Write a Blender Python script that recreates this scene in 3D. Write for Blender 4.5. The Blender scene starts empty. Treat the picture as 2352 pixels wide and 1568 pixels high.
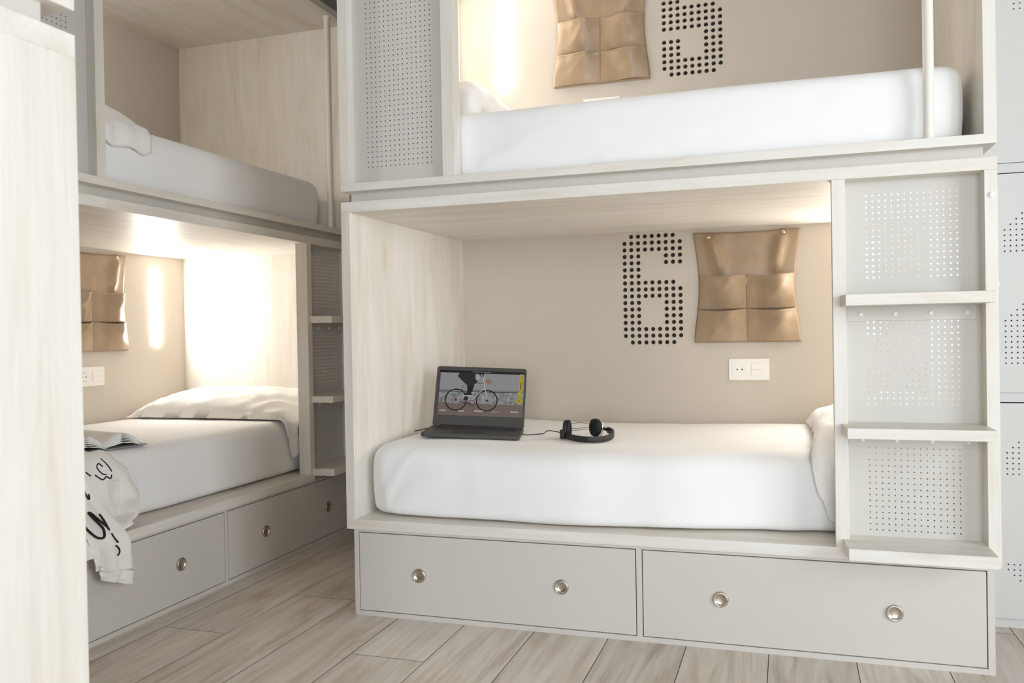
import bpy, bmesh, math, random
from mathutils import Vector, Matrix, noise
from mathutils.bvhtree import BVHTree
random.seed(7)
SC = bpy.context.scene
COL = SC.collection
PI = math.pi

# ------------------------------------------------------------------ materials
def lin(c):
    return tuple(((v/255)/12.92 if v/255 <= .04045 else ((v/255+.055)/1.055)**2.4) for v in c) + (1,)

def base_mat(name, rgb, rough=.5, metal=0, spec=.5):
    m = bpy.data.materials.new(name); m.use_nodes = True
    b = m.node_tree.nodes['Principled BSDF']
    b.inputs['Base Color'].default_value = lin(rgb)
    b.inputs['Roughness'].default_value = rough
    b.inputs['Metallic'].default_value = metal
    b.inputs['Specular IOR Level'].default_value = spec
    return m, m.node_tree.nodes, m.node_tree.links, b

def mapped(n, l, scale, coord='Object', loc=(0, 0, 0)):
    tc = n.new('ShaderNodeTexCoord'); mp = n.new('ShaderNodeMapping')
    mp.inputs['Scale'].default_value = scale; mp.inputs['Location'].default_value = loc
    l.new(tc.outputs[coord], mp.inputs['Vector'])
    return mp.outputs['Vector']

def noise_node(n, l, vec, scale=1, detail=4, rough=.6, dist=0):
    t = n.new('ShaderNodeTexNoise'); t.inputs['Scale'].default_value = scale
    t.inputs['Detail'].default_value = detail; t.inputs['Roughness'].default_value = rough
    t.inputs['Distortion'].default_value = dist
    l.new(vec, t.inputs['Vector']); return t.outputs['Fac']

def ramp(n, l, fac, stops):
    r = n.new('ShaderNodeValToRGB'); e = r.color_ramp.elements
    while len(e) < len(stops): e.new(.5)
    for k, (p, c) in zip(e, stops): k.position = p; k.color = c
    l.new(fac, r.inputs['Fac']); return r.outputs['Color']

def bump(n, l, b, h, strength, dist=.002):
    bp = n.new('ShaderNodeBump'); bp.inputs['Strength'].default_value = strength
    bp.inputs['Distance'].default_value = dist
    l.new(h, bp.inputs['Height']); l.new(bp.outputs['Normal'], b.inputs['Normal'])

def mixc(n, l, a, b, fac, mode='MULTIPLY'):
    m = n.new('ShaderNodeMix'); m.data_type = 'RGBA'; m.blend_type = mode
    if isinstance(fac, float): m.inputs[0].default_value = fac
    else: l.new(fac, m.inputs[0])
    l.new(a, m.inputs[6]); l.new(b, m.inputs[7]); return m.outputs[2]

def wood(name, axis, c1=(235, 232, 226), c2=(229, 223, 213), c3=(218, 207, 193), rough=.42):
    m, n, l, b = base_mat(name, c1, rough, spec=.4)
    s = {'x': (.8, 6, 6), 'y': (6, .8, 6), 'z': (6, 6, .8)}[axis]
    f = noise_node(n, l, mapped(n, l, s), 1.3, 7, .6, 1.2)
    s2 = tuple(v*16 if v > 1 else v*2.5 for v in s)
    f2 = noise_node(n, l, mapped(n, l, s2), 1.2, 3, .55)
    a = ramp(n, l, f, [(.28, lin(c3)), (.47, lin(c2)), (.66, lin(c1))])
    g = ramp(n, l, f2, [(.3, (.955, .945, .93, 1)), (.55, (1, 1, 1, 1))])
    # a few darker knots
    v = n.new('ShaderNodeTexVoronoi'); v.inputs['Scale'].default_value = 1.0
    l.new(mapped(n, l, {'x': (1.1, 4.2, 4.2), 'y': (4.2, 1.1, 4.2), 'z': (4.2, 4.2, 1.1)}[axis]), v.inputs['Vector'])
    k = ramp(n, l, v.outputs['Distance'], [(.0, (.82, .77, .70, 1)), (.10, (1, 1, 1, 1))])
    out = mixc(n, l, mixc(n, l, a, g, 1.0), k, .7)
    l.new(out, b.inputs['Base Color'])
    bump(n, l, b, f2, .08, .001)
    return m

W_V = wood('whitewashed_wood_vertical', 'z')
W_H = wood('whitewashed_wood_lengthwise', 'x')

def greige(name, rgb, rough=.5):
    m, n, l, b = base_mat(name, rgb, rough, spec=.35)
    f = noise_node(n, l, mapped(n, l, (220, 220, 220)), 1, 2)
    bump(n, l, b, f, .05, .0006)
    return m
M_GR = greige('greige_laminate', (211, 206, 198))
M_BACK = greige('greige_back_panel', (205, 196, 184), .55)
M_PERF = greige('greige_metal_sheet', (207, 203, 196), .45)
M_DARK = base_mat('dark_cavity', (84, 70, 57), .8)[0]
M_LOCK = greige('light_grey_locker', (206, 204, 199), .45)
M_GAPD = base_mat('shadow_gap_black', (30, 28, 26), .9)[0]

def metal(name, rgb, rough):
    m, n, l, b = base_mat(name, rgb, rough, 1.0)
    f = noise_node(n, l, mapped(n, l, (300, 300, 300)), 1, 2)
    r = n.new('ShaderNodeMapRange'); r.inputs['To Min'].default_value = rough*.8; r.inputs['To Max'].default_value = rough*1.25
    l.new(f, r.inputs['Value']); l.new(r.outputs['Result'], b.inputs['Roughness'])
    return m
M_NICK = metal('brushed_nickel', (205, 196, 184), .28)
M_POLE = base_mat('cream_painted_steel', (236, 232, 224), .35)[0]
M_CAP = base_mat('white_plastic_cap', (246, 245, 242), .3)[0]
M_STUD = metal('pearl_stud', (240, 228, 212), .25)

def fabric(name, rgb, sc=26, bs=.25, rough=.85):
    m, n, l, b = base_mat(name, rgb, rough, spec=.2)
    f = noise_node(n, l, mapped(n, l, (1, 1, 1)), sc, 4, .55, .6)
    f2 = noise_node(n, l, mapped(n, l, (1, 1, 1)), 700, 2)
    ad = n.new('ShaderNodeMath'); ad.operation = 'MULTIPLY_ADD'; ad.inputs[1].default_value = .12
    l.new(f2, ad.inputs[0]); l.new(f, ad.inputs[2])
    bump(n, l, b, ad.outputs[0], bs, .004)
    b.inputs['Sheen Weight'].default_value = .15
    return m
M_SHEET = fabric('white_cotton_sheet', (247, 246, 245), 14, .18)
M_PILL = fabric('white_cotton_pillowcase', (248, 246, 243), 22, .45)
M_SWEAT = fabric('white_fleece_knit', (243, 240, 235), 30, .3, .95)
M_INK = base_mat('black_fabric_print', (24, 22, 22), .8)[0]

def leather():
    m, n, l, b = base_mat('tan_faux_leather', (160, 137, 112), .36, spec=.5)
    f = noise_node(n, l, mapped(n, l, (1, 1, 1)), 9, 3)
    l.new(ramp(n, l, f, [(.3, lin((152, 129, 103))), (.7, lin((168, 145, 119)))]), b.inputs['Base Color'])
    v = n.new('ShaderNodeTexVoronoi'); v.inputs['Scale'].default_value = 520
    l.new(mapped(n, l, (1, 1, 1)), v.inputs['Vector'])
    bump(n, l, b, v.outputs['Distance'], .12, .0008)
    return m
M_LEATH = leather()
M_PLAST = base_mat('white_glossy_plastic', (244, 240, 234), .3)[0]
M_HOLE = base_mat('dark_socket_hole', (40, 34, 30), .6)[0]
M_LAP = base_mat('charcoal_laptop_plastic', (62, 60, 57), .5)[0]
M_KEY = base_mat('black_key_plastic', (44, 43, 41), .55)[0]
M_BLK = base_mat('matte_black_plastic', (30, 29, 28), .5)[0]
M_PADB = base_mat('black_cushion_foam', (18, 18, 19), .75)[0]
M_PAPER = base_mat('book_paper', (248, 246, 241), .8)[0]
M_COVER = base_mat('grey_book_cover', (150, 148, 146), .6)[0]
M_CHR = metal('chrome_arm', (235, 235, 235), .15)

def emit_mat(name, rgb, s):
    m = bpy.data.materials.new(name); m.use_nodes = True
    n = m.node_tree.nodes; n.clear()
    e = n.new('ShaderNodeEmission'); o = n.new('ShaderNodeOutputMaterial')
    e.inputs['Color'].default_value = lin(rgb); e.inputs['Strength'].default_value = s
    m.node_tree.links.new(e.outputs[0], o.inputs[0]); return m
LED_S = 180.0
M_LED = emit_mat('warm_led_diffuser', (255, 251, 245), LED_S)
M_WALL = base_mat('greige_wall_paint', (158, 150, 140), .9)[0]
M_CEIL = base_mat('pale_ceiling_paint', (168, 162, 154), .9)[0]
M_GROUT = base_mat('grout', (128, 114, 100), .9)[0]

def floor_mat():
    m, n, l, b = base_mat('wood_look_tile', (180, 166, 150), .42, spec=.45)
    at = n.new('ShaderNodeAttribute'); at.attribute_name = 'plank'
    tc = n.new('ShaderNodeTexCoord'); ad = n.new('ShaderNodeVectorMath'); ad.operation = 'MULTIPLY_ADD'
    l.new(at.outputs['Color'], ad.inputs[0]); ad.inputs[1].default_value = (37, 53, 11); l.new(tc.outputs['Object'], ad.inputs[2])
    def mp(s):
        q = n.new('ShaderNodeMapping'); q.inputs['Scale'].default_value = s; l.new(ad.outputs[0], q.inputs['Vector']); return q.outputs['Vector']
    f = noise_node(n, l, mp((9, .9, 1)), 1.4, 6, .6, 1.6)
    f2 = noise_node(n, l, mp((70, 2.2, 1)), 1, 4, .6, .3)
    a = ramp(n, l, f, [(.3, lin((190, 175, 160))), (.45, lin((214, 203, 191))), (.6, lin((229, 221, 212))), (.75, lin((216, 206, 194)))])
    g = ramp(n, l, f2, [(.3, (.86, .845, .83, 1)), (.6, (1, 1, 1, 1))])
    c = mixc(n, l, a, g, .8)
    sp = n.new('ShaderNodeSeparateColor'); l.new(at.outputs['Color'], sp.inputs[0])
    t = ramp(n, l, sp.outputs[0], [(0, (.9, .895, .885, 1)), (1, (1.04, 1.035, 1.03, 1))])
    l.new(mixc(n, l, c, t, 1.0), b.inputs['Base Color'])
    bump(n, l, b, f2, .1, .001)
    return m
M_FLOOR = floor_mat()

# ------------------------------------------------------------------ mesh helpers
class MB:
    def __init__(s): s.v = []; s.f = []; s.m = []
    def add(s, vs, fs, mi=0):
        o = len(s.v); s.v += [tuple(p) for p in vs]
        s.f += [tuple(o+i for i in f) for f in fs]; s.m += [mi]*len(fs); return s
    def box(s, x0, x1, y0, y1, z0, z1, mi=0):
        vs = [(x, y, z) for z in (z0, z1) for y in (y0, y1) for x in (x0, x1)]
        return s.add(vs, [(0, 2, 3, 1), (4, 5, 7, 6), (0, 1, 5, 4), (2, 6, 7, 3), (0, 4, 6, 2), (1, 3, 7, 5)], mi)
    def obox(s, c, ax, ay, az, hx, hy, hz, mi=0):
        vs = [c + ax*hx*i + ay*hy*j + az*hz*k for k in (-1, 1) for j in (-1, 1) for i in (-1, 1)]
        return s.add(vs, [(0, 2, 3, 1), (4, 5, 7, 6), (0, 1, 5, 4), (2, 6, 7, 3), (0, 4, 6, 2), (1, 3, 7, 5)], mi)
    def rslab(s, c, ax, ay, az, hx, hy, hz, rad, mi=0, n=6):
        pts = []
        for k, (sx, sy) in enumerate(((1, 1), (-1, 1), (-1, -1), (1, -1))):
            for q in range(n+1):
                a = PI/2*k+PI/2*q/n
                pts.append((sx*(hx-rad)+rad*math.cos(a), sy*(hy-rad)+rad*math.sin(a)))
        N = len(pts); vs = [c+ax*x+ay*y-az*hz for x, y in pts]+[c+ax*x+ay*y+az*hz for x, y in pts]
        return s.add(vs, [tuple(range(N))[::-1], tuple(range(N, 2*N))]+[(i, (i+1) % N, N+(i+1) % N, N+i) for i in range(N)], mi)
    def lathe(s, prof, M, n=32, mi=0, cap=False):
        """prof: (r, h); axis +Z of M"""
        o = len(s.v)
        for r, h in prof:
            for k in range(n):
                a = 2*PI*k/n; s.v.append(tuple(M @ Vector((r*math.cos(a), r*math.sin(a), h))))
        for i in range(len(prof)-1):
            for k in range(n):
                s.f.append((o+i*n+k, o+i*n+(k+1) % n, o+(i+1)*n+(k+1) % n, o+(i+1)*n+k)); s.m.append(mi)
        if cap:
            s.f.append(tuple(o+k for k in range(n))[::-1]); s.m.append(mi)
            s.f.append(tuple(o+(len(prof)-1)*n+k for k in range(n))); s.m.append(mi)
        return s
    def grid(s, fn, nu, nv, mi=0, closed_u=False):
        o = len(s.v)
        cu = nu if closed_u else nu+1
        for j in range(nv+1):
            for i in range(cu): s.v.append(tuple(fn(i/nu, j/nv)))
        for j in range(nv):
            for i in range(nu):
                i2 = (i+1) % cu
                s.f.append((o+j*cu+i, o+j*cu+i2, o+(j+1)*cu+i2, o+(j+1)*cu+i)); s.m.append(mi)
        return s
    def tube(s, pts, r, n=8, mi=0, cap=True):
        pts = [Vector(p) for p in pts]; o = len(s.v)
        rr = r if isinstance(r, (list, tuple)) else [r]*len(pts)
        up = None
        for i, p in enumerate(pts):
            t = (pts[min(i+1, len(pts)-1)]-pts[max(i-1, 0)]).normalized()
            if up is None: up = Vector((0, 0, 1)) if abs(t.z) < .9 else Vector((1, 0, 0))
            a = t.cross(up).normalized(); b = a.cross(t).normalized(); up = b
            for k in range(n):
                q = 2*PI*k/n; s.v.append(tuple(p+(a*math.cos(q)+b*math.sin(q))*rr[i]))
        for i in range(len(pts)-1):
            for k in range(n):
                s.f.append((o+i*n+k, o+i*n+(k+1) % n, o+(i+1)*n+(k+1) % n, o+(i+1)*n+k)); s.m.append(mi)
        if cap:
            s.f.append(tuple(o+k for k in range(n))[::-1]); s.m.append(mi)
            s.f.append(tuple(o+(len(pts)-1)*n+k for k in range(n))); s.m.append(mi)
        return s
    def build(s, name, mats, parent=None, smooth=False, bevel=0, solid=0, recalc=True, sub=0, auto=None):
        me = bpy.data.meshes.new(name); me.from_pydata(s.v, [], s.f)
        for m in (mats if isinstance(mats, (list, tuple)) else [mats]): me.materials.append(m)
        me.polygons.foreach_set('material_index', s.m)
        if recalc:
            b = bmesh.new(); b.from_mesh(me); bmesh.ops.recalc_face_normals(b, faces=b.faces); b.to_mesh(me); b.free()
        if smooth: me.polygons.foreach_set('use_smooth', [True]*len(me.polygons))
        me.update()
        o = bpy.data.objects.new(name, me); COL.objects.link(o)
        if parent is not None: o.parent = parent
        if solid:
            q = o.modifiers.new('thickness', 'SOLIDIFY'); q.thickness = solid; q.offset = 0
        if bevel:
            q = o.modifiers.new('edge', 'BEVEL'); q.width = bevel; q.segments = 2; q.limit_method = 'ANGLE'; q.angle_limit = .7
        if sub:
            q = o.modifiers.new('round', 'SUBSURF'); q.levels = sub; q.render_levels = sub
        if auto is not None:
            try: me.set_sharp_from_angle(angle=auto)
            except Exception: pass
        return o

def spline(pts, n):
    P = [Vector(p) for p in pts]; out = []
    for i in range(len(P)-1):
        p0, p1, p2, p3 = P[max(i-1, 0)], P[i], P[i+1], P[min(i+2, len(P)-1)]
        for k in range(n):
            t = k/n
            out.append(.5*((2*p1)+(p2-p0)*t+(2*p0-5*p1+4*p2-p3)*t*t+(3*p1-p0-3*p2+p3)*t**3))
    out.append(P[-1]); return out

def tag(o, label, cat, group=None, kind=None):
    if label: o['label'] = label
    if cat: o['category'] = cat
    if group: o['group'] = group
    if kind: o['kind'] = kind
    return o
def thing(name, label, cat, M=None, group=None):
    o = bpy.data.objects.new(name, None); o.empty_display_size = .1; COL.objects.link(o)
    if M is not None: o.matrix_world = M
    return tag(o, label, cat, group)
def smooth01(a, b, x):
    t = max(0, min(1, (x-a)/(b-a))); return t*t*(3-2*t)
def interp(tab, x):
    if x <= tab[0][0]: return tab[0][1]
    for (a, fa), (b, fb) in zip(tab, tab[1:]):
        if x <= b:
            t = (x-a)/(b-a); t = t*t*(3-2*t); return fa+(fb-fa)*t
    return tab[-1][1]
def nz(x, y, z=0): return noise.noise(Vector((x, y, z)))

# ------------------------------------------------------------------ perforated sheet: real holes through a sheet facing -Y
def perf(mb, x0, x1, z0, z1, y, th, px, pz, r, holes, n=8, mi=0, wall=None):
    """holes: set of (x, z) centres on a px by pz lattice"""
    holes = list(holes)
    if not holes:
        return mb.box(x0, x1, y, y+th, z0, z1, mi)
    hx0 = min(h[0] for h in holes)-px/2; hx1 = max(h[0] for h in holes)+px/2
    hz0 = min(h[1] for h in holes)-pz/2; hz1 = max(h[1] for h in holes)+pz/2
    nx = round((hx1-hx0)/px); nzz = round((hz1-hz0)/pz)
    on = {(round((hx-hx0)/px-.5), round((hz-hz0)/pz-.5)) for hx, hz in holes}
    def q(a, b, c, d): mb.add([(a, y, c), (b, y, c), (b, y, d), (a, y, d)], [(0, 1, 2, 3)], mi)
    q(x0, hx0, z0, z1); q(hx1, x1, z0, z1); q(hx0, hx1, z0, hz0); q(hx0, hx1, hz1, z1)
    for i in range(nx):
        j = 0
        while j < nzz:
            if (i, j) in on:
                cx = hx0+(i+.5)*px; cz = hz0+(j+.5)*pz; vs = []
                for k in range(n):
                    a = 2*PI*k/n; c, s_ = math.cos(a), math.sin(a); mm = max(abs(c), abs(s_))
                    vs.append((cx+c/mm*px/2, y, cz+s_/mm*pz/2))
                for k in range(n):
                    a = 2*PI*k/n; vs.append((cx+r*math.cos(a), y, cz+r*math.sin(a)))
                for k in range(n):
                    a = 2*PI*k/n; vs.append((cx+r*math.cos(a), y+th, cz+r*math.sin(a)))
                fs = []
                for k in range(n):
                    k2 = (k+1) % n
                    fs.append((k, k2, n+k2, n+k))
                mb.add(vs, fs, mi)
                mb.add(vs[n:], [(k, (k+1) % n, n+(k+1) % n, n+k) for k in range(n)], mi if wall is None else wall)
                j += 1
            else:
                j2 = j
                while j2 < nzz and (i, j2) not in on: j2 += 1
                q(hx0+i*px, hx0+(i+1)*px, hz0+j*pz, hz0+j2*pz); j = j2
    return mb

def digit6():
    h = set()
    for r in range(17):
        for c in range(9):
            full = r in (1, 2, 8, 9, 14, 15)
            if full or (r in (0, 16) and 1 <= c <= 7) or (r == 7 and c <= 7): h.add((c, r))
            elif r in (3, 4, 10, 11, 12, 13) and (c <= 2 or c >= 6): h.add((c, r))
            elif r in (5, 6) and c <= 2: h.add((c, r))
    return h
def digit5():
    h = set()
    for r in range(17):
        for c in range(9):
            if r in (0, 1, 2, 7, 8, 9, 14, 15) or (r == 6 and c <= 7) or (r == 16 and 1 <= c <= 7): h.add((c, r))
            elif r in (3, 4, 5) and c <= 2: h.add((c, r))
            elif r == 10 and c >= 6: h.add((c, r))
            elif r in (11, 12, 13) and (c <= 2 or c >= 6): h.add((c, r))
    return h
def big_digit(k):
    h = set(); Wd, Hd, s = 15, 29, 5
    for r in range(Hd):
        for c in range(Wd):
            top, bot, mid = r < s, r >= Hd-s, 12 <= r < 12+s
            L, R = c < s, c >= Wd-s
            if k == 1:
                on = (5 <= c < 10) or (r < 6 and 2 <= c < 5 and r >= 5-c)
            elif k == 2:
                on = top or bot or mid or (L and (r < 8 or r >= 12)) or (R and r < 17)
            else:
                on = top or bot or (mid and c >= 4) or R or (L and (r < 8 or r >= 24))
            cut = False
            if k != 1 and (c+r < 3 or (k == 2 and r < 17 and (Wd-1-c)+r < 3)): cut = True
            if k == 2 and r >= 12 and c+(r-12) < 8 and c < 8 and r < 20 and c+(r-12) < 8: cut = (c+(r-12) < 8)
            if k == 3 and (c+(Hd-1-r) < 3 or (Wd-1-c)+(Hd-1-r) < 3 or (Wd-1-c)+r < 3): cut = True
            if on and not cut: h.add((c, r))
    return h

# ------------------------------------------------------------------ bunk modules (local frame: front faces -Y, x along the bed, origin at front left floor corner)
L, D = 2.0, 1.0076
ZB0, ZB1, ZH0, ZH1 = .2963, .3295, 1.3765, 1.4114
ZU0, ZU1, ZUT = 1.4474, 1.4741, 2.494
XPL, XPR, XR = 1.5784, 1.6146, 1.968
T = .0333

def knob(parent, x, z, y):
    mb = MB(); M = Matrix.Translation((x, y, z)) @ Matrix.Rotation(PI/2, 4, 'X')
    prof = [(.0238, 0), (.0238, .003), (.0225, .0062), (.0198, .0078), (.0178, .0066), (.0168, .0044), (.0150, .0028), (.0110, .0016), (.006, .0010), (.0008, .0008)]
    mb.lathe(prof, M, 40)
    return mb.build('knob', M_NICK, parent, smooth=True)

def lower_unit(M, label, digit=None, drawers=True, ladder=True, caps=True):
    t = thing('lower_bunk', label, 'bunk bed', M, None)
    MB().box(0, T, 0, D, ZB1, ZH0).build('side_panel', W_V, t, bevel=.0008)
    MB().box(XR, L, 0, D, ZB1, ZH0).build('end_panel', W_V, t, bevel=.0008)
    MB().box(0, L, 0, D+.016, ZH0, ZH1).build('top_board', W_H, t, bevel=.001)
    mb = MB().box(0, 1.615, 0, D, ZB0, ZB1)
    mb.box(1.615, L, .06, D, ZB0, ZB1); mb.box(XR, L, 0, .06, ZB0, ZB1)
    mb.build('base_board', W_H, t, bevel=.0008)
    yc = .0093; x0, x1 = .022, 1.984
    mb = MB()
    mb.box(x0, .0393, yc, .9, 0, ZB0); mb.box(1.9661, x1, yc, .9, 0, ZB0)
    mb.box(.0393, 1.9661, yc, .9, 0, .0163); mb.box(.0393, 1.9661, yc, .9, .286, ZB0)
    mb.box(.9977, 1.0150, yc, .9, .0163, .286); mb.box(.0393, 1.9661, .88, .9, .0163, .286)
    mb.build('drawer_case', M_GR, t, bevel=.0006)
    for a, b, ks in ((.0423, .9947, (.265, .758)), (1.018, 1.9631, (1.251, 1.7309))):
        d = MB().box(a, b, yc, yc+.018, .0193, .283); d.box(a+.02, b-.02, yc+.018, .8, .03, .05); d.box(a+.02, a+.03, yc+.018, .8, .05, .2); d.box(b-.03, b-.02, yc+.018, .8, .05, .2)
        dr = d.build('drawer', M_GR, t, bevel=.0006)
        for k in ks: knob(dr, k, .1508, yc)
    # back panel with its dotted number cut through
    mb = MB()
    hs = {(.783+c*.02963, 1.3595-r*.02840) for c, r in digit} if digit else set()
    perf(mb, 0, L, ZB1, ZH0, D, .014, .02963, .0284, .0092, hs, 16)
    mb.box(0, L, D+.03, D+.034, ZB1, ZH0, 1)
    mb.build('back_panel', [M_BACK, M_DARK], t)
    if ladder:
        MB().box(XPL, XPR, 0, .058, ZB1, ZH0).build('ladder_post', W_V, t, bevel=.0008)
        for z0, z1, zt in ((ZB1, .6536, .4898), (.6826, 1.0159, .8524), (1.0466, ZH0, 1.2165)):
            hs = {(1.6752+i*.01685, zt-.118+j*.01685) for i in range(15) for j in range(15)}
            mb = MB(); perf(mb, XPR, XR, z0-.03 if z0 > .4 else z0, z1, .0595, .004, .01685, .01685, .0021, hs, 8)
            mb.build('perforated_panel', M_PERF, t)
        for zt, zb in ((.354, .3215), (.6826, .6536), (1.0466, 1.0159)):
            mb = MB()
            vs = [(1.5965, 0), (1.6055, -.1056), (1.9706, -.1056), (1.9706, -.0005), (XR, 0), (XR, .0595), (XPR, .0595), (XPR, 0)]
            n = len(vs)
            mb.add([(x, y, zb) for x, y in vs]+[(x, y, zt) for x, y in vs],
                   [tuple(range(n))[::-1], tuple(range(n, 2*n))]+[(i, (i+1) % n, n+(i+1) % n, n+i) for i in range(n)])
            mb.build('step', W_H, t, bevel=.0012)
            if zb > .4:
                br = MB().box(XPR+.004, 1.955, .054, .0595, zb-.042, zb).build('bracket', M_PERF, t, bevel=.0005)
                for bx in (1.6561, 1.7471, 1.8394, 1.9335):
                    b = MB().lathe([(.0062, 0), (.006, .002), (.0045, .0038), (.002, .0046), (.0003, .0048)], Matrix.Translation((bx, .054, zb-.0225)) @ Matrix.Rotation(PI/2, 4, 'X'), 16)
                    b.build('bolt', M_CAP, br, smooth=True)
        MB().box(XPR+.002, XR, .02, .06, ZB0, .3215).build('step_support', M_GR, t)
        if caps:
            for p, ax in (((1.9844, 0, 1.3083), 'f'), ((L, .016, 1.0675), 's'), ((L, .03, .436), 's')):
                R = Matrix.Rotation(PI/2, 4, 'X') if ax == 'f' else Matrix.Rotation(PI/2, 4, 'Y')
                MB().lathe([(.0078, 0), (.0076, .002), (.006, .0045), (.003, .006), (.0004, .0064)], Matrix.Translation(p) @ R, 20).build('screw_cap', M_CAP, t, smooth=True)
    return t

def upper_unit(M, label, digit=None, mid=(.38, .423), pole=True, perfz=True, xr=XR):
    t = thing('upper_bunk', label, 'bunk bed', M, None)
    MB().box(.018, 1.9745, .042, D-.03, ZH1, ZU0).build('plinth', M_GR, t)
    MB().box(0, L, 0, D, ZU0, ZU1).build('base_board', W_H, t, bevel=.0008)
    MB().box(0, .0355, 0, D, ZU1, ZUT).build('side_panel', W_V, t, bevel=.0008)
    MB().box(xr, L, 0, D, ZU1, ZUT).build('end_panel', W_V, t, bevel=.0008)
    MB().box(0, L, 0, D+.016, ZUT, ZUT+.035).build('top_board', W_H, t, bevel=.0008)
    MB().box(mid[0], mid[1], 0, .052, ZU1, ZUT).build('post', W_V, t, bevel=.0008)
    x0 = .0355; c = (x0+mid[0])/2
    hs = {(c-7*.0169+i*.0169, 1.531+j*.0169) for i in range(15) for j in range(54)}
    mb = MB(); perf(mb, x0, mid[0], ZU1, ZUT, .035, .002, .0169, .0169, .0023, hs, 8)
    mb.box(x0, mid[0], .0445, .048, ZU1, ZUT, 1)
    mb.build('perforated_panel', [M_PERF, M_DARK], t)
    mb = MB()
    hs = {(.9675+cc*.0292, 2.0363+(16-r)*.02755) for cc, r in digit} if digit else set()
    perf(mb, 0, L, ZU1, ZUT, D, .014, .0292, .02755, .0092, hs, 16)
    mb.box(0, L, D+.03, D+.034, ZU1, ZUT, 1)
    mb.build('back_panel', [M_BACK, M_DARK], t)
    if pole:
        mb = MB().lathe([(.0145, ZU1), (.0145, ZUT)], Matrix.Translation((1.838, .03, 0)), 24)
        p = mb.build('guard_pole', M_POLE, t, smooth=True)
        for z in (ZU1, ZUT-.008):
            MB().lathe([(.0175, z), (.0175, z+.008)], Matrix.Translation((1.838, .03, 0)), 24, cap=True).build('pole_flange', M_POLE, p)
    return t

M_MAIN = Matrix.Identity(4)
XL, Y0 = -.6225, -.8283
M_LEFT = Matrix.Translation((XL, Y0, 0)) @ Matrix.Rotation(PI/2, 4, 'Z')
M_NEAR = Matrix.Translation((.4513, -1.5071, 0)) @ Matrix.Rotation(PI, 4, 'Z')
lower_unit(M_MAIN, 'pale wooden lower bunk with a large dotted 6, three ladder steps and two greige drawers', digit6())
upper_unit(M_MAIN, 'pale wooden upper bunk with a large dotted 5 on its back panel', digit5())
lower_unit(M_LEFT, 'pale wooden lower bunk in the corner, holding the open book and the white sweatshirt')
upper_unit(M_LEFT, 'dim wooden upper bunk in the corner above the open book, its plain back panel unlit', mid=(.418, .4545))
lower_unit(M_NEAR, 'blurred pale lower bunk in the foreground, its side panel filling the left edge')
upper_unit(M_NEAR, 'corner of the upper bunk at the very top left, above the blurred foreground side panel', pole=False)

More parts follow.
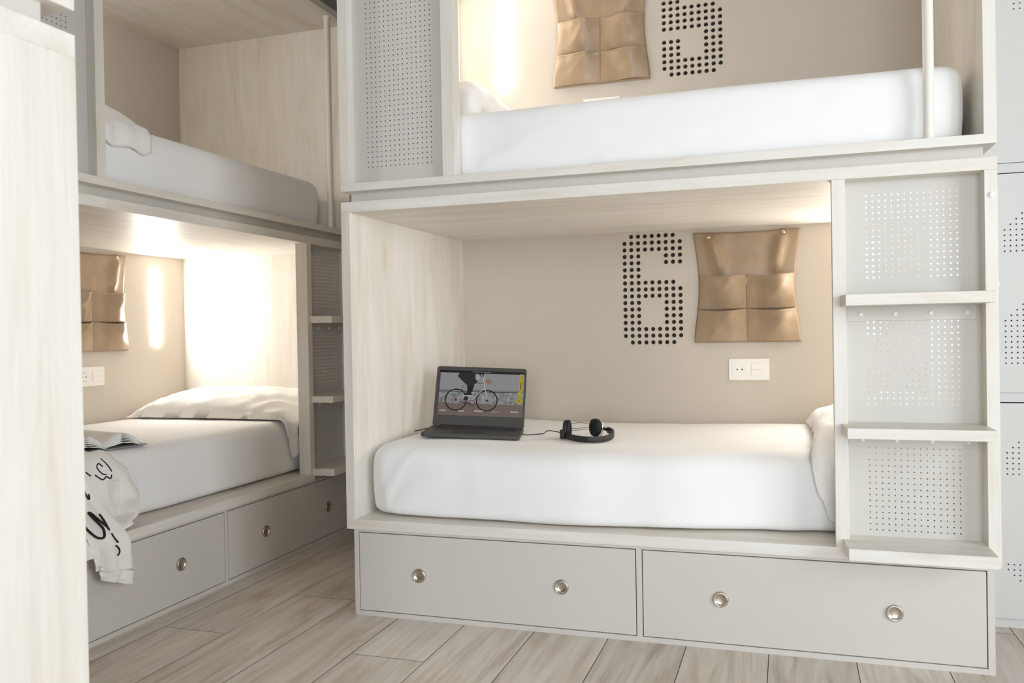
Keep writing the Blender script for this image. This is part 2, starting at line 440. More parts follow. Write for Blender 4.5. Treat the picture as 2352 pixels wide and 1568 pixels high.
# ------------------------------------------------------------------ mattresses
def mattress(M, label, x0, x1, front, yb, z0, ztop, r=.05, seed=0, corner=.07, folds=()):
    nx, ny, nzz = 120, 48, 14
    mb = MB()
    def surf(p):
        """unit cube surface point to soft box"""
        x = x0+(x1-x0)*p[0]; f = front(x); y = f+(yb-f)*p[1]; zt = ztop(x, y); z = z0+(zt-z0)*p[2]
        # plan rounding, then edge rounding
        q = Vector((x, y, z))
        c = Vector((min(max(x, x0+corner), x1-corner), min(max(y, f+corner), yb-corner*.6), 0))
        dx, dy = x-c.x, y-c.y
        if abs(dx) > 1e-6 and abs(dy) > 1e-6:
            k = max(abs(dx), abs(dy))/math.hypot(dx, dy); q.x = c.x+dx*k; q.y = c.y+dy*k
        rt, rb = r, r*.55
        def inset(h, rr): return rr-math.sqrt(max(0, rr*rr-h*h))
        if z > zt-rt: h = z-(zt-rt); ins = inset(h, rt)
        elif z < z0+rb: h = (z0+rb)-z; ins = inset(h, rb)
        else: ins = 0
        cx, cy = (x0+x1)/2, (f+yb)/2
        wx, wy = (x1-x0)/2, (yb-f)/2
        q.x = cx+(q.x-cx)*(1-ins/wx); q.y = cy+(q.y-cy)*(1-ins/wy)
        return q, x, z, zt, f
    idx = {}
    def vid(i, j, k):
        key = (i, j, k)
        if key not in idx:
            # squash the samples towards the edges so that the rounding is resolved
            u = i/nx; v = j/ny; w = k/nzz
            sq = lambda a: .5-.5*math.cos(PI*a)
            wv = .35*w+.65*sq(w); vv = .6*v+.4*sq(v); uu = .75*u+.25*sq(u)
            q, x, z, zt, f = surf((uu, vv, wv))
            bulge = .010*math.sin(PI*min(1, max(0, (z-z0)/(zt-z0))))
            if j == 0:
                q.y -= bulge
                d = .004*nz(x*3+seed, z*5, 1)+.0016*nz(x*14+seed, z*9+x*6, 3)
                for (ax, az, bx, bz, wd, hh) in folds:
                    vx, vz = bx-ax, bz-az; tt = max(0, min(1, ((x-ax)*vx+(z-az)*vz)/(vx*vx+vz*vz)))
                    dd = math.hypot(x-ax-vx*tt, z-az-vz*tt); d -= hh*math.exp(-(dd/wd)**2)*(1-.6*tt)
                q.y += d
            if i == 0: q.x -= bulge*.6
            if i == nx: q.x += bulge*.6
            if k == nzz: q.z += .0025*nz(x*2.2+seed, q.y*3, 7)+.0012*nz(x*9+seed, q.y*16, 2)
            if k == 0 and j == 0: q.z += .003*nz(x*5+seed, 4, 9)
            idx[key] = len(mb.v); mb.v.append(tuple(q))
        return idx[key]
    def face(a): mb.f.append(a); mb.m.append(0)
    for i in range(nx):
        for k in range(nzz):
            for j in (0, ny): face((vid(i, j, k), vid(i+1, j, k), vid(i+1, j, k+1), vid(i, j, k+1)))
        for j in range(ny):
            for k in (0, nzz): face((vid(i, j, k), vid(i+1, j, k), vid(i+1, j+1, k), vid(i, j+1, k)))
    for j in range(ny):
        for k in range(nzz):
            for i in (0, nx): face((vid(i, j, k), vid(i, j+1, k), vid(i, j+1, k+1), vid(i, j, k+1)))
    o = mb.build('mattress', M_SHEET, None, smooth=True)
    o.matrix_world = M
    return tag(o, label, 'mattress', 'mattresses in white fitted sheets')

def zt_main(x, y): return .577-.011*smooth01(.2, .6, x)+.008*smooth01(.9, 1.5, x)
fr_main = lambda x: interp([(.1, .062), (.3, .052), (.77, .038), (1.04, .066), (1.43, .120), (1.58, .145), (1.95, .16)], x)
mattress(M_MAIN, 'white sheeted mattress carrying the laptop and headphones', .045, 1.945, fr_main, .990, .3335, zt_main, .055, 1, .085,
         folds=((.13, .36, .36, .50, .013, .012), (.16, .345, .55, .45, .016, .011), (.12, .40, .22, .56, .011, .010), (.2, .34, .8, .37, .012, .005)))
fr_left = lambda x: interp([(.3, .14), (.63, .125), (.85, .112), (1.24, .106), (1.7, .104)], x)
mattress(M_LEFT, 'white sheeted mattress under the open book in the corner lower bunk', .06, 1.945, fr_left, .990, .3335, lambda x, y: .576, .05, 5, .08,
         folds=((1.60, .345, 1.50, .42, .008, .005),))
mattress(M_MAIN, 'white sheeted mattress of the upper bunk with the dotted 5, ending by the guard pole', .06, 1.937, lambda x: .074+.005*math.sin(x*4), .990, ZU1+.004,
         lambda x, y: 1.702, .04, 9, .06, folds=((.5, 1.52, .85, 1.66, .02, .006), (.9, 1.50, 1.5, 1.64, .02, .006), (1.2, 1.49, 1.6, 1.6, .02, .005), (.45, 1.49, .62, 1.55, .012, .006)))
mattress(M_LEFT, 'dim white mattress of the corner upper bunk with a pillow flap over its side', .06, 1.845, lambda x: .082, .990, ZU1+.004,
         lambda x, y: 1.698, .045, 14, .07, folds=((1.2, 1.5, 1.75, 1.53, .015, .004),))

# ------------------------------------------------------------------ pillows: long axis across the bed (local y), an open case end hanging over the bed's front edge
def pillow(M, label, xa, xb, yfront, yback, zbed, th, lean, flap, seed):
    """xa = edge nearer the bed's middle, xb = edge at the end panel; lean lifts the xb side; flap = length hanging down in front"""
    nu, nv = 72, 40
    Lp = abs(yback-yfront); 
    def centre(s, v):
        """s along the length from the back; returns (y, z offset) on the bed then down over the edge"""
        if s <= Lp: return yback-(yback-yfront)*(s/Lp), 0.0, 1.0
        e = s-Lp; R = .035
        if e < R*PI/2:
            a = e/R; return yfront-R*math.sin(a), -R*(1-math.cos(a)), 1.0-a/(PI/2)
        return yfront-R-.008, -R-(e-R*PI/2), 0.0
    mb = MB()
    def S(side):
        def fn(i, j):
            u = i; v = j                              # u along length, v across width
            s = u*(Lp+.03+interp(flap, v))
            y, dz, flat = centre(s, v)
            a = s/Lp
            prof = max(0, 1-abs(2*min(a, 1)-1)**3.2)**.55 if a < 1 else 0
            pv = max(0, 1-abs(2*v-1)**(4.5 if v < .5 else 2.6))**.5
            h = th*prof*pv
            x = xa+(xb-xa)*v
            pin = .018*(abs(2*v-1)**2)*(1 if a < 1 else .3)*math.sin(PI*min(1, a))
            x += pin*(1 if v < .5 else -1)*(1 if xb > xa else -1)
            z = zbed+dz+.004+flat*lean*smooth01(.15, 1, v)*min(1, prof*1.3+.15*(a < 1))
            wr = .010*nz(y*8+seed, x*10, 2)+.007*nz(y*22+seed, x*15, 5)+.0045*math.sin((x*48+y*30)+4*nz(y*5+seed, x*5))*min(1, pv)
            if side > 0: z += (h*.72+wr*min(1, h*30+.15))*flat; y += -(.004+wr)*(1-flat)
            else: z += (-h*.06)*flat; y += .004*(1-flat)-wr*(1-flat)*.5
            if flat == 0: x += .010*nz(z*16+seed, v*3, 3); y -= .010*math.sin(v*9+seed)*smooth01(0, .1, -dz-.05)
            if side < 0 and a < 1: z = max(z, zbed+.003)
            if zbed > 1: y = max(y, .056)
            elif flat < .5 and x > 1.55: y = max(y, .070)
            return (x, y, z)
        return fn
    mb.grid(S(1), nu, nv); mb.grid(S(-1), nu, nv)
    # close the two long sides and the back end
    n1 = (nu+1)*(nv+1)
    def g(i, j, k): return k*n1+j*(nu+1)+i
    for i in range(nu):
        for j in (0, nv): mb.f.append((g(i, j, 0), g(i+1, j, 0), g(i+1, j, 1), g(i, j, 1))); mb.m.append(0)
    for j in range(nv):
        for i in (0, nu): mb.f.append((g(i, j, 0), g(i, j+1, 0), g(i, j+1, 1), g(i, j, 1))); mb.m.append(0)
    o = mb.build('pillow', M_PILL, None, smooth=True)
    o.matrix_world = M
    return tag(o, label, 'pillow', 'white pillows on the bunks')
pillow(M_LEFT, 'brightly lit white pillow by the glowing end panel of the corner lower bunk', 1.50, 1.93, .108, .96, .580, .135, .05, [(0, .03), (.04, .08), (.14, .17), (.3, .15), (.6, .06), (1, .03)], 3)
pillow(M_MAIN, 'white pillow half hidden behind the ladder post beside the dotted 6 bunk', 1.515, 1.93, .155, .95, .5795, .125, .085, [(0, .03), (.05, .12), (.14, .20), (.35, .22), (.6, .12), (1, .05)], 8)
pillow(M_LEFT, 'white pillow at the post of the corner upper bunk, its case flap hanging down', .715, .25, .104, .95, 1.703, .15, .05, [(0, .085), (.08, .10), (.2, .085), (.35, .095), (.55, .06), (.64, -.06), (1, -.08)], 12)
pillow(M_MAIN, 'white pillow under the lit strip in the dotted 5 upper bunk', .44, .07, .16, .92, 1.707, .26, .0, [(0, 0), (1, 0)], 17)

# ------------------------------------------------------------------ wall organisers
def organiser(M, label, seed):
    """local: x 0..W, z 0..H, hangs on plane y=0, bulges to -y"""
    W_, H_ = .428, .462
    t = thing('pocket_organizer', label, 'organizer', M, 'tan hanging pocket organizers')
    def side(zr):  # inward pull of the side edges
        return .021*math.sin(PI*min(1, max(0, (zr-.05)/.95)))**1.2
    def X(u, zr): e = side(zr); return e+(W_-2*e)*u
    def bs(u, v):
        x = X(u, v); z = H_*v
        y = -.004-.003*(1+nz(u*3+seed, v*3, 1))
        for cu in (.165, .855):
            if v > .58:
                d = (u-cu)-(1-v)*(.20 if cu < .5 else -.16)
                y -= .024*math.exp(-(d/.055)**2)*smooth01(.58, .72, v)*smooth01(1.0, .9, v)
        y -= .006*smooth01(.8, .58, v)*math.sin(PI*u) if v > .5 else 0
        z += .006*math.sin(PI*u*1.0)*(-1 if v > .9 else 0)*smooth01(.9, 1, v)
        if v > .96: z += .004*math.exp(-((u-.855)/.06)**2)
        return (x, y, z)
    MB().grid(bs, 44, 44).build('backing_sheet', M_LEATH, t, smooth=True, solid=.002)
    mb = MB()
    for k in range(1, 60): pass
    for row, (z0, z1) in enumerate(((.004, .140), (.136, .282))):
        for c in range(2):
            sd = seed+row*3+c*7
            def pk(u, v, row=row, z0=z0, z1=z1, c=c, sd=sd):
                uu = c*.495+u*.505; zz = z0+(z1-z0)*v
                x = X(.004+.992*uu, zz/H_)
                b = math.sin(PI*u)**.8
                sk = math.sin(PI*u)*(.55+.75*u if c else 1.15-.35*u)
                y = -.008-(.006 if row == 0 else .004)-(.046*sk*(.35+.65*smooth01(0, .9, v)))*(1 if row else .8)
                y -= .011*nz(u*2.6+sd, v*2.2, 4)*b*math.sin(PI*min(1, v+.1))
                ridge = (u-.25-.5*v) if c == 0 else (u-.35-.55*v)
                y -= (.016*math.exp(-((u-.70)/.15)**2)-.010*math.exp(-((u-.24)/.13)**2))*b*(.3+.7*v)+.006*math.exp(-(ridge/.08)**2)*b*v
                if v > .93: y -= .0035
                zz -= .010*math.sin(PI*u)*v**3
                return (x, y, zz)
            MB().grid(pk, 26, 20).build('pocket', M_LEATH, t, smooth=True, solid=.002)
    for cu, zz in ((.15, .438), (.855, .446)):
        MB().lathe([(.0085, 0), (.0083, .003), (.0065, .006), (.0035, .0078), (.0004, .0084)], Matrix.Translation((X(cu, .95), -.014, zz)) @ Matrix.Rotation(PI/2, 4, 'X'), 20).build('stud', M_STUD, t, smooth=True)
    return t
organiser(M_MAIN @ Matrix.Translation((1.077, D, .9005)), 'tan pocket organizer hanging just right of the dotted 6', 2)
organiser(M_MAIN @ Matrix.Translation((.4805, D-.0006, 2.0270)), 'tan pocket organizer hanging just left of the dotted 5, its top cut off', 6)
organiser(M_LEFT @ Matrix.Translation((1.141, D, .9005)), 'tan pocket organizer in the corner lower bunk, beside its lit strip', 11)

# ------------------------------------------------------------------ sockets
def socket(M, label):
    t = thing('power_socket', label, 'wall socket', M, 'white socket and switch plates')
    w, h = .1625, .0895
    mb = MB(); mb.box(0, w, -.008, -.0005, 0, h)
    mb.build('face_plate', M_PLAST, t, bevel=.0025)
    c = Vector((w*.272, 0, h*.5))
    mb = MB().box(c.x-.029, c.x+.029, -.0098, -.006, c.z-.029, c.z+.029)
    mb.lathe([(.0225, .0098), (.0222, .0104), (.0207, .0104), (.0200, .0099)], Matrix.Translation((c.x, 0, c.z)) @ Matrix.Rotation(PI/2, 4, 'X'), 32)
    s = mb.build('socket_insert', M_PLAST, t, bevel=.0008)
    for dx in (-.0098, .0098):
        mb = MB().lathe([(.0031, .0098), (.0031, .01025), (.0001, .0103)], Matrix.Translation((c.x+dx, 0, c.z)) @ Matrix.Rotation(PI/2, 4, 'X'), 16)
        mb.build('pin_hole', M_HOLE, s)
    for dz in (-.0185, .0185): MB().box(c.x-.0045, c.x+.0045, -.0108, -.0095, c.z+dz-.0022, c.z+dz+.0022).build('earth_clip', M_NICK, s)
    c = Vector((w*.715, 0, h*.5))
    for k in (0, 1):
        z0 = c.z-.0245+.025*k
        mb = MB().box(c.x-.0245, c.x+.0245, -.0105 if k else -.0115, -.006, z0, z0+.0238)
        mb.build('switch_rocker', M_PLAST, t, bevel=.001)
    return t
socket(M_MAIN @ Matrix.Translation((1.2153, D, .7435)), 'white socket and switch plate below the tan organizer, right of the dotted 6')
socket(M_MAIN @ Matrix.Translation((.6130, D, 1.8785)), 'white plate peeking over the mattress edge below the dotted 5')
socket(M_LEFT @ Matrix.Translation((1.2605, D, .7425)), 'white socket and switch plate in the corner lower bunk')

# ------------------------------------------------------------------ strip lights
def strip(M, label, h=.383):
    t = thing('strip_light', label, 'lamp', M, 'slim vertical wall lights')
    w = .017
    def prof(w_, h_, y0, y1):
        mb = MB(); n = 10; pts = []
        for k in range(n+1): a = PI*k/n; pts.append((w_*math.cos(a), h_-w_+w_*math.sin(a)))
        for k in range(n+1): a = PI+PI*k/n; pts.append((w_*math.cos(a), w_+w_*math.sin(a)))
        N = len(pts)
        mb.add([(x, y0, z) for x, z in pts]+[(x, y1, z) for x, z in pts], [tuple(range(N)), tuple(range(N, 2*N))[::-1]]+[(i, (i+1) % N, N+(i+1) % N, N+i) for i in range(N)])
        return mb
    prof(w-.001, h, -.003, -.0005).build('housing', M_PLAST, t)
    d = prof(w, h, -.0047, -.0030); d.build('diffuser', M_LED, t)
    return t
strip(M_LEFT @ Matrix.Translation((1.765, D, .925)), 'glowing vertical strip light right of the tan organizer in the corner lower bunk')
strip(M_MAIN @ Matrix.Translation((.252, D, 2.047)), 'glowing vertical strip light left of the upper tan organizer', .392)
strip(M_LEFT @ Matrix.Translation((.252, D, 2.047)), 'strip light behind the post of the corner upper bunk, lighting its wooden end panel', .392)
strip(M_MAIN @ Matrix.Translation((1.775, D, .925)), 'strip light hidden behind the ladder panel, glowing on the ceiling beside the ladder post')

# ------------------------------------------------------------------ laptop
th = .25
r_ = Vector((math.cos(th), math.sin(th), -.05)).normalized(); d_ = Vector((-math.sin(th), math.cos(th), 0)).normalized()
u_ = r_.cross(d_).normalized()
FL = Vector((.180, .213, .5795)); WL, DL = .358, .245
lap = thing('laptop', 'dark grey open laptop showing a cyclist picture, on the white bed', 'laptop')
lap.location = FL
def LP(a, b, c): return r_*a+d_*b+u_*c
mb = MB(); mb.rslab(LP(WL/2, DL/2, .008), r_, d_, u_, WL/2, DL/2, .0075, .012)
base = mb.build('keyboard_base', M_LAP, lap, bevel=.003)
for row in range(6):
    n = 15 if row < 5 else 9
    for k in range(n):
        w = (WL-.05)/n
        if row == 5 and k == 4: pass
        m2 = MB(); m2.obox(LP(.025+w*(k+.5), .118+.0175*(5-row), .0163), r_, d_, u_, w*.44, .0075, .0012)
        if row == 0 and k == 0: keys = m2
        else: keys.add(m2.v, m2.f)
keys.build('keys', M_KEY, base)
MB().obox(LP(WL*.47, .055, .0158), r_, d_, u_, .052, .036, .0004).build('touchpad', M_KEY, base)
tilt = math.radians(19)
su = (u_*math.cos(tilt)+d_*math.sin(tilt)).normalized(); sn = su.cross(r_).normalized()   # sn points to the back
SH = .243
O = LP(0, DL-.004, .013)
def SP(a, b, c=0): return O+r_*a+su*b+sn*c
mb = MB(); mb.rslab(SP(WL/2, SH/2, .004), r_, su, sn, WL/2, SH/2, .0035, .012)
lid = mb.build('screen_lid', M_LAP, lap, bevel=.0012)
MB().tube([LP(.03, DL-.004, .013), LP(WL-.03, DL-.004, .013)], .006, 12).build('hinge', M_KEY, lap, smooth=True)
# picture on the display, built flat in the panel's own plane
SX0, SX1, SZ0, SZ1 = .012, WL-.008, .044, SH-.016
def em(name, rgb, k=.44): 
    m, n, l, b = base_mat(name, (12, 12, 12), .25)
    b.inputs['Emission Color'].default_value = lin(rgb); b.inputs['Emission Strength'].default_value = k
    return m
SM = [em('screen_wall_grey', (176, 176, 180)), em('screen_black', (18, 17, 17)), em('screen_stone', (158, 160, 163)), em('screen_ground', (138, 122, 112)),
      em('screen_dark_cloth', (40, 40, 40)), em('screen_white', (226, 226, 226)), em('screen_red', (196, 112, 92)), em('screen_yellow', (214, 196, 20)), em('screen_magenta', (140, 62, 100)), em('screen_olive', (196, 186, 90))]
def stone():
    m = SM[2]; n = m.node_tree.nodes; l = m.node_tree.links; b = n['Principled BSDF']
    f = noise_node(n, l, mapped(n, l, (1, 1, 1)), 70, 5, .7)
    l.new(ramp(n, l, f, [(.35, lin((120, 122, 126))), (.65, lin((196, 198, 200)))]), b.inputs['Emission Color'])
stone()
dm = MB(); layer = [0]
def pq(u, v):  # u,v in 0..1 of the picture, v from the top
    layer_y = -.0004-.00003*layer[0]
    return SP(SX0+(SX1-SX0)*u, SZ1-(SZ1-SZ0)*v, layer_y)
def poly(pts, mi):
    dm.add([pq(*p) for p in pts], [tuple(range(len(pts)))], mi); layer[0] += 1
def rect(a, b, c, d, mi): poly([(a, b), (c, b), (c, d), (a, d)], mi)
def line(pts, w, mi):
    asp = (SX1-SX0)/(SZ1-SZ0)
    for (x0, y0), (x1, y1) in zip(pts, pts[1:]):
        dx, dy = (x1-x0)*asp, y1-y0; q = math.hypot(dx, dy); nx_, ny_ = -dy/q*w/asp, dx/q*w
        dm.add([pq(x0-nx_, y0-ny_), pq(x1-nx_, y1-ny_), pq(x1+nx_, y1+ny_), pq(x0+nx_, y0+ny_)], [(0, 1, 2, 3)], mi)
    layer[0] += 1
def ring(cx, cy, r, w, mi, a0=0, a1=2*PI):
    asp = (SX1-SX0)/(SZ1-SZ0); n = 40; vs = []
    for k in range(n+1):
        a = a0+(a1-a0)*k/n
        for q in (r-w, r+w): vs.append(pq(cx+q*math.cos(a)/asp, cy+q*math.sin(a)))
    dm.add(vs, [(2*k, 2*k+1, 2*k+3, 2*k+2) for k in range(n)], mi); layer[0] += 1
rect(0, 0, 1, .46, 0); rect(0, .46, 1, .74, 2); rect(0, .73, 1, 1, 3); rect(0, 0, 1, .055, 1)
rect(0, .055, .012, 1, 8)
line([(0, .445), (1, .425)], .004, 1); line([(0, .475), (1, .455)], .007, 1)
# bicycle: wheels, frame, fork, hubs, chainring
ring(.215, .655, .232, .013, 1); ring(.575, .655, .225, .013, 1)
line([(.30, .30), (.215, .655)], .004, 4); line([(.31, .30), (.385, .69)], .005, 5); line([(.31, .31), (.345, .42)], .004, 4)
line([(.385, .69), (.545, .37)], .006, 5); line([(.45, .275), (.53, .265)], .005, 4); line([(.515, .16), (.548, .40), (.578, .655)], .007, 5)
ring(.40, .72, .06, .006, 1); ring(.578, .655, .014, .010, 1); ring(.215, .655, .018, .010, 1); line([(.215, .655), (.40, .672)], .006, 6)
line([(.26, .70), (.40, .735)], .010, 4)
ring(.585, .235, .050, .006, 6); ring(.585, .235, .030, .005, 6); line([(.55, .2), (.61, .25)], .010, 6)
# rider seen from the waist down: coat, legs, shoe
poly([(.235, .055), (.44, .055), (.455, .16), (.45, .26), (.40, .32), (.375, .43), (.335, .43), (.335, .33), (.29, .26), (.215, .13)], 4)
poly([(.34, .38), (.42, .30), (.40, .46), (.375, .52), (.335, .52)], 1)
poly([(.315, .50), (.375, .49), (.415, .54), (.305, .55)], 1); rect(.30, .555, .42, .575, 5)
poly([(.31, .58), (.36, .58), (.35, .66), (.30, .67)], 4)
poly([(.44, .055), (.53, .055), (.525, .12), (.49, .14)], 4); line([(.52, .06), (.535, .16)], .008, 4)
for k, (a, h) in enumerate(((.425, .18), (.437, .22), (.449, .20), (.461, .19), (.485, .14), (.503, .13), (.525, .19))): rect(a, .075, a+.009, h, 5)
# side tab and bright marks too small to read
rect(.945, .05, .985, .45, 7); rect(.948, .09, .980, .17, 9); rect(.935, .44, .975, .56, 7); ring(.953, .64, .035, .030, 7); ring(.953, .64, .007, .007, 4)
line([(.966, .24), (.962, .38)], .008, 4); line([(.950, .055), (.985, .055)], .006, 5)
for (a, b, y) in ((.035, .105, .885), (.255, .315, .885), (.44, .535, .875), (.86, .945, .87), (.64, .74, .885)):
    k = a
    while k < b:
        w = random.uniform(.005, .011); rect(k, y, k+w, y+.035, 5 if a < .6 or a > .8 else 2); k += w+.004
k = .39
while k < .60:
    w = random.uniform(.004, .012); rect(k, .022, k+w, .034, 5 if random.random() > .3 else 0); k += w+.005
dm.build('display', SM, lid, recalc=False)
# power lead leaving the far left side
mb = MB().tube(spline([LP(-.001, .20, .007), LP(-.018, .196, .005), LP(-.036, .180, .001), LP(-.052, .150, .0005)], 8), .0019, 8)
mb.build('power_lead', M_BLK, lap, smooth=True)

# ------------------------------------------------------------------ headphones
hp = thing('headphones', 'black folding headphones lying on the white bed right of the laptop', 'headphones', Matrix.Translation((.75, .36, .5665)))
hb = Vector((.75, .36, .5665))
bandp = spline([(.668, .392, 0), (.690, .370, 0), (.728, .325, 0), (.775, .298, 0), (.820, .312, 0), (.846, .365, 0), (.842, .43, 0), (.812, .485, 0)], 8)
mb = MB(); bw, bt = .0225, .0035
pts = [Vector(p)-Vector((hb.x, hb.y, 0)) for p in bandp]
sec = []
for i, p in enumerate(pts):
    t = (pts[min(i+1, len(pts)-1)]-pts[max(i-1, 0)]).normalized(); nn = Vector((t.y, -t.x, 0))
    lift = .0+.012*smooth01(.6, 1, i/(len(pts)-1))
    for (a, z) in ((-bt, 0.001), (bt, 0.001), (bt*1.5, bw*.3), (bt*1.5, bw*.7), (bt, bw), (-bt, bw), (-bt*1.3, bw*.7), (-bt*1.3, bw*.3)):
        sec.append(p+nn*a+Vector((0, 0, z+lift)))
n = 8
fs = [(i*n+k, i*n+(k+1) % n, (i+1)*n+(k+1) % n, (i+1)*n+k) for i in range(len(pts)-1) for k in range(n)]
fs += [tuple(range(n)), tuple((len(pts)-1)*n+k for k in range(n))]
mb.add(sec, fs); mb.build('headband', M_BLK, hp, smooth=True, auto=.6)
def cup(c, ax, nm_pad=True, r=.0315):
    """c centre, ax = direction the cushion faces"""
    ax = Vector(ax).normalized(); q = ax.to_track_quat('Z', 'Y').to_matrix().to_4x4()
    M = Matrix.Translation(c) @ q
    shell = MB().lathe([(.0005, -.014), (r*.6, -.0135), (r*.88, -.011), (r, -.006), (r, 0), (r*.9, .002), (.0005, .002)], M, 40).build('ear_cup', M_BLK, hp, smooth=True)
    MB().lathe([(r*.97, .001), (r*1.0, .006), (r*.95, .011), (r*.8, .0135), (r*.62, .012), (r*.5, .007), (.0005, .006)], M, 40).build('ear_cushion', M_PADB, shell, smooth=True)
    return shell
cl = Vector((.676, .41, .6005))-hb
cup(cl, (1, .12, .03), r=.033)
MB().obox(cl+Vector((-.010, -.02, -.016)), Vector((1, 0, 0)), Vector((0, 1, 0)), Vector((0, 0, 1)), .009, .016, .0165).build('hinge_block', M_BLK, hp, bevel=.004)
cr = Vector((.772, .455, .6020))-hb
sh = cup(cr, (-.72, -.62, .05), r=.0325)
yk = []
for k in range(13):
    a = -.9+2.6*k/12
    e1 = Vector((.62, -.72, 0)).normalized(); yk.append(cr+e1*.0355*math.cos(a-.4)+Vector((0, 0, 1))*.0355*math.sin(a-.4)+Vector((.008, .007, 0)))
MB().tube(yk, .0025, 8).build('yoke', M_CHR, hp, smooth=True)
MB().tube([cr+Vector((.018, .006, 0)), cr+Vector((.040, .030, -.012))], .006, 8).build('arm', M_BLK, hp, smooth=True)
for (z0, z1, sag) in ((.018, .012, .006), (.002, .004, -.002), (-.006, -.004, 0)):
    a = cl+Vector((.012, 0, z0)); b = cr+Vector((-.016, -.012, z1)); m = (a+b)/2+Vector((0, 0, sag))
    MB().tube(spline([a, m, b], 8), .0009, 6).build('wire', M_BLK, hp, smooth=True)
cab = spline([cl+Vector((-.012, 0, -.016)), Vector((.600, .43, .590))-hb, Vector((.575, .45, .577))-hb, Vector((.553, .462, .5725))-hb, FL+LP(WL+.016, .150, .009)-hb, FL+LP(WL+.0005, .165, .010)-hb], 10)
MB().tube(cab, .0017, 8).build('cable', M_BLK, hp, smooth=True)

# ------------------------------------------------------------------ open book on the corner lower bed
bk = thing('open_book', 'open paperback lying face up on the corner lower bed beside the sweatshirt', 'book', Matrix.Translation((-.91, -.205, .5785)) @ Matrix.Rotation(math.radians(-14), 4, 'Z'))
def leaf(sgn, lift):
    def f(u, v):
        x = -.12+.24*v
        y = sgn*u*.155
        z = .004+lift*math.sin(min(1, u*1.18)*PI)**.8*(.75+.25*u)*(1-.2*u)+.001*math.sin(u*20)
        if u < .06: z = .004+lift*.3*(u/.06)
        return (x, y, z)
    return f
for sgn, lift in ((1, .060), (-1, .064)):
    for k, m_ in enumerate((1.0, .9, .79, .67, .55, .42, .28)):
        pg = MB().grid(leaf(sgn, lift*m_), 22, 6)
        if k == 0: blk = pg
        else: blk.add(pg.v, pg.f)
    blk.build('page_block', M_PAPER, bk, smooth=True, solid=.0016)
MB().box(-.123, .123, -.158, .158, 0, .003).build('cover', M_COVER, bk)

def settle(root, bed, clear=.0006, skip=()):
    bpy.context.view_layer.update()
    bv = BVHTree.FromPolygons([bed.matrix_world @ v.co for v in bed.data.vertices], [tuple(p.vertices) for p in bed.data.polygons])
    best = None
    for o in root.children_recursive:
        if o.type != 'MESH' or o.name.split('.')[0] in skip: continue
        for v in o.data.vertices:
            p = o.matrix_world @ v.co
            hit = bv.ray_cast(Vector((p.x, p.y, 1.2)), Vector((0, 0, -1)))
            if hit[0] is not None:
                g = p.z-hit[0].z
                if best is None or g < best: best = g
    if best is not None: root.location.z -= best-clear
    return best
BEDS = [o for o in bpy.data.objects if o.name.startswith('mattress')]
bed_main = [o for o in BEDS if 'carrying' in o['label']][0]
bed_left = [o for o in BEDS if 'open book' in o['label']][0]
print('SETTLE', settle(lap, bed_main, skip=('power_lead',)), settle(hp, bed_main, skip=('cable',)), settle(bk, bed_left, .0015))

# ------------------------------------------------------------------ sweatshirt draped over the bed's edge
sw = thing('sweatshirt', 'white sweatshirt with black handwritten lettering draped over the corner lower bed edge', 'sweatshirt', Matrix.Translation((-.62, -.45, .3)))
SB = Vector((-.62, -.45, .3))
path = spline([(-1.18, 0, .585), (-.98, 0, .592), (-.80, 0, .594), (-.728, 0, .572), (-.700, 0, .52), (-.688, 0, .45), (-.650, 0, .385), (-.602, 0, .345), (-.596, 0, .29)], 10)
def rightY(z, X):
    if z > .585: return -.345+(-.78-X)*-.35 if X < -.78 else -.345
    return interp([(.29, -.455), (.335, -.44), (.36, -.315), (.39, -.235), (.43, -.190), (.50, -.232), (.56, -.285), (.60, -.315)], z)
def body(u, v):
    i = min(len(path)-1.001, u*(len(path)-1)); k = int(i); p = path[k].lerp(path[k+1], i-k)
    yr = rightY(p.z, p.x); yl = -.785
    y = yl+(yr-yl)*(v**.85)
    q = Vector((p.x, y, p.z))
    f = smooth01(.3, .75, u)
    q.x += f*(.014*math.sin(y*30+u*6)+.020*nz(y*8, u*5, 2)+.009*nz(y*21, u*12, 5))
    q.x += .030*math.exp(-((v-.90)/.07)**2)*f+.012*math.exp(-((v-.66)/.05)**2)*f*math.sin(u*7)-.02*smooth01(.96, 1, v)*f
    q.z += (1-f)*(.008*nz(q.x*9, y*10, 1)+.004)+.006*nz(y*12, 3, u*4)*f
    q.x = max(q.x, interp([(.28, -.602), (.335, -.604), (.345, -.68), (.42, -.708), (.52, -.715), (.56, -.74), (.585, -1.3)], q.z)+.004) if q.z < .58 else q.x
    if q.x < -.735: q.z = max(q.z, .583)
    return q-SB
mb = MB().grid(body, 110, 70)
cloth_body = mb.build('body', M_SWEAT, sw, smooth=True, solid=.007)
b_v, b_f = list(mb.v), list(mb.f)
def limb(cpts, wid, thick, name, parent, nseg=10, seed=0, twist=0, dirv=(0, 1, 0)):
    cs = spline(cpts, nseg); n = 28
    ws = spline([(w, 0, 0) for w in wid], nseg)
    def f(u, v):
        k = min(len(cs)-1, round(v*(len(cs)-1))); p = cs[k]; w = ws[k].x; a = 2*PI*u
        dv = Vector(dirv); out = Vector((1, 0, 0))
        ca, sa = math.cos(a), math.sin(a)
        fold = .009*math.sin(ca*6+v*3+seed)+.007*nz(ca*3+seed, v*5, 2)
        q = p+dv*(w*ca)+out*(thick*sa+(fold if sa > 0 else 0))
        q.z += .004*nz(ca*4, v*9+seed, 6)
        return q-SB
    m = MB().grid(f, n, len(cs)-1, closed_u=True)
    return m, m.build(name, M_SWEAT, parent, smooth=True)
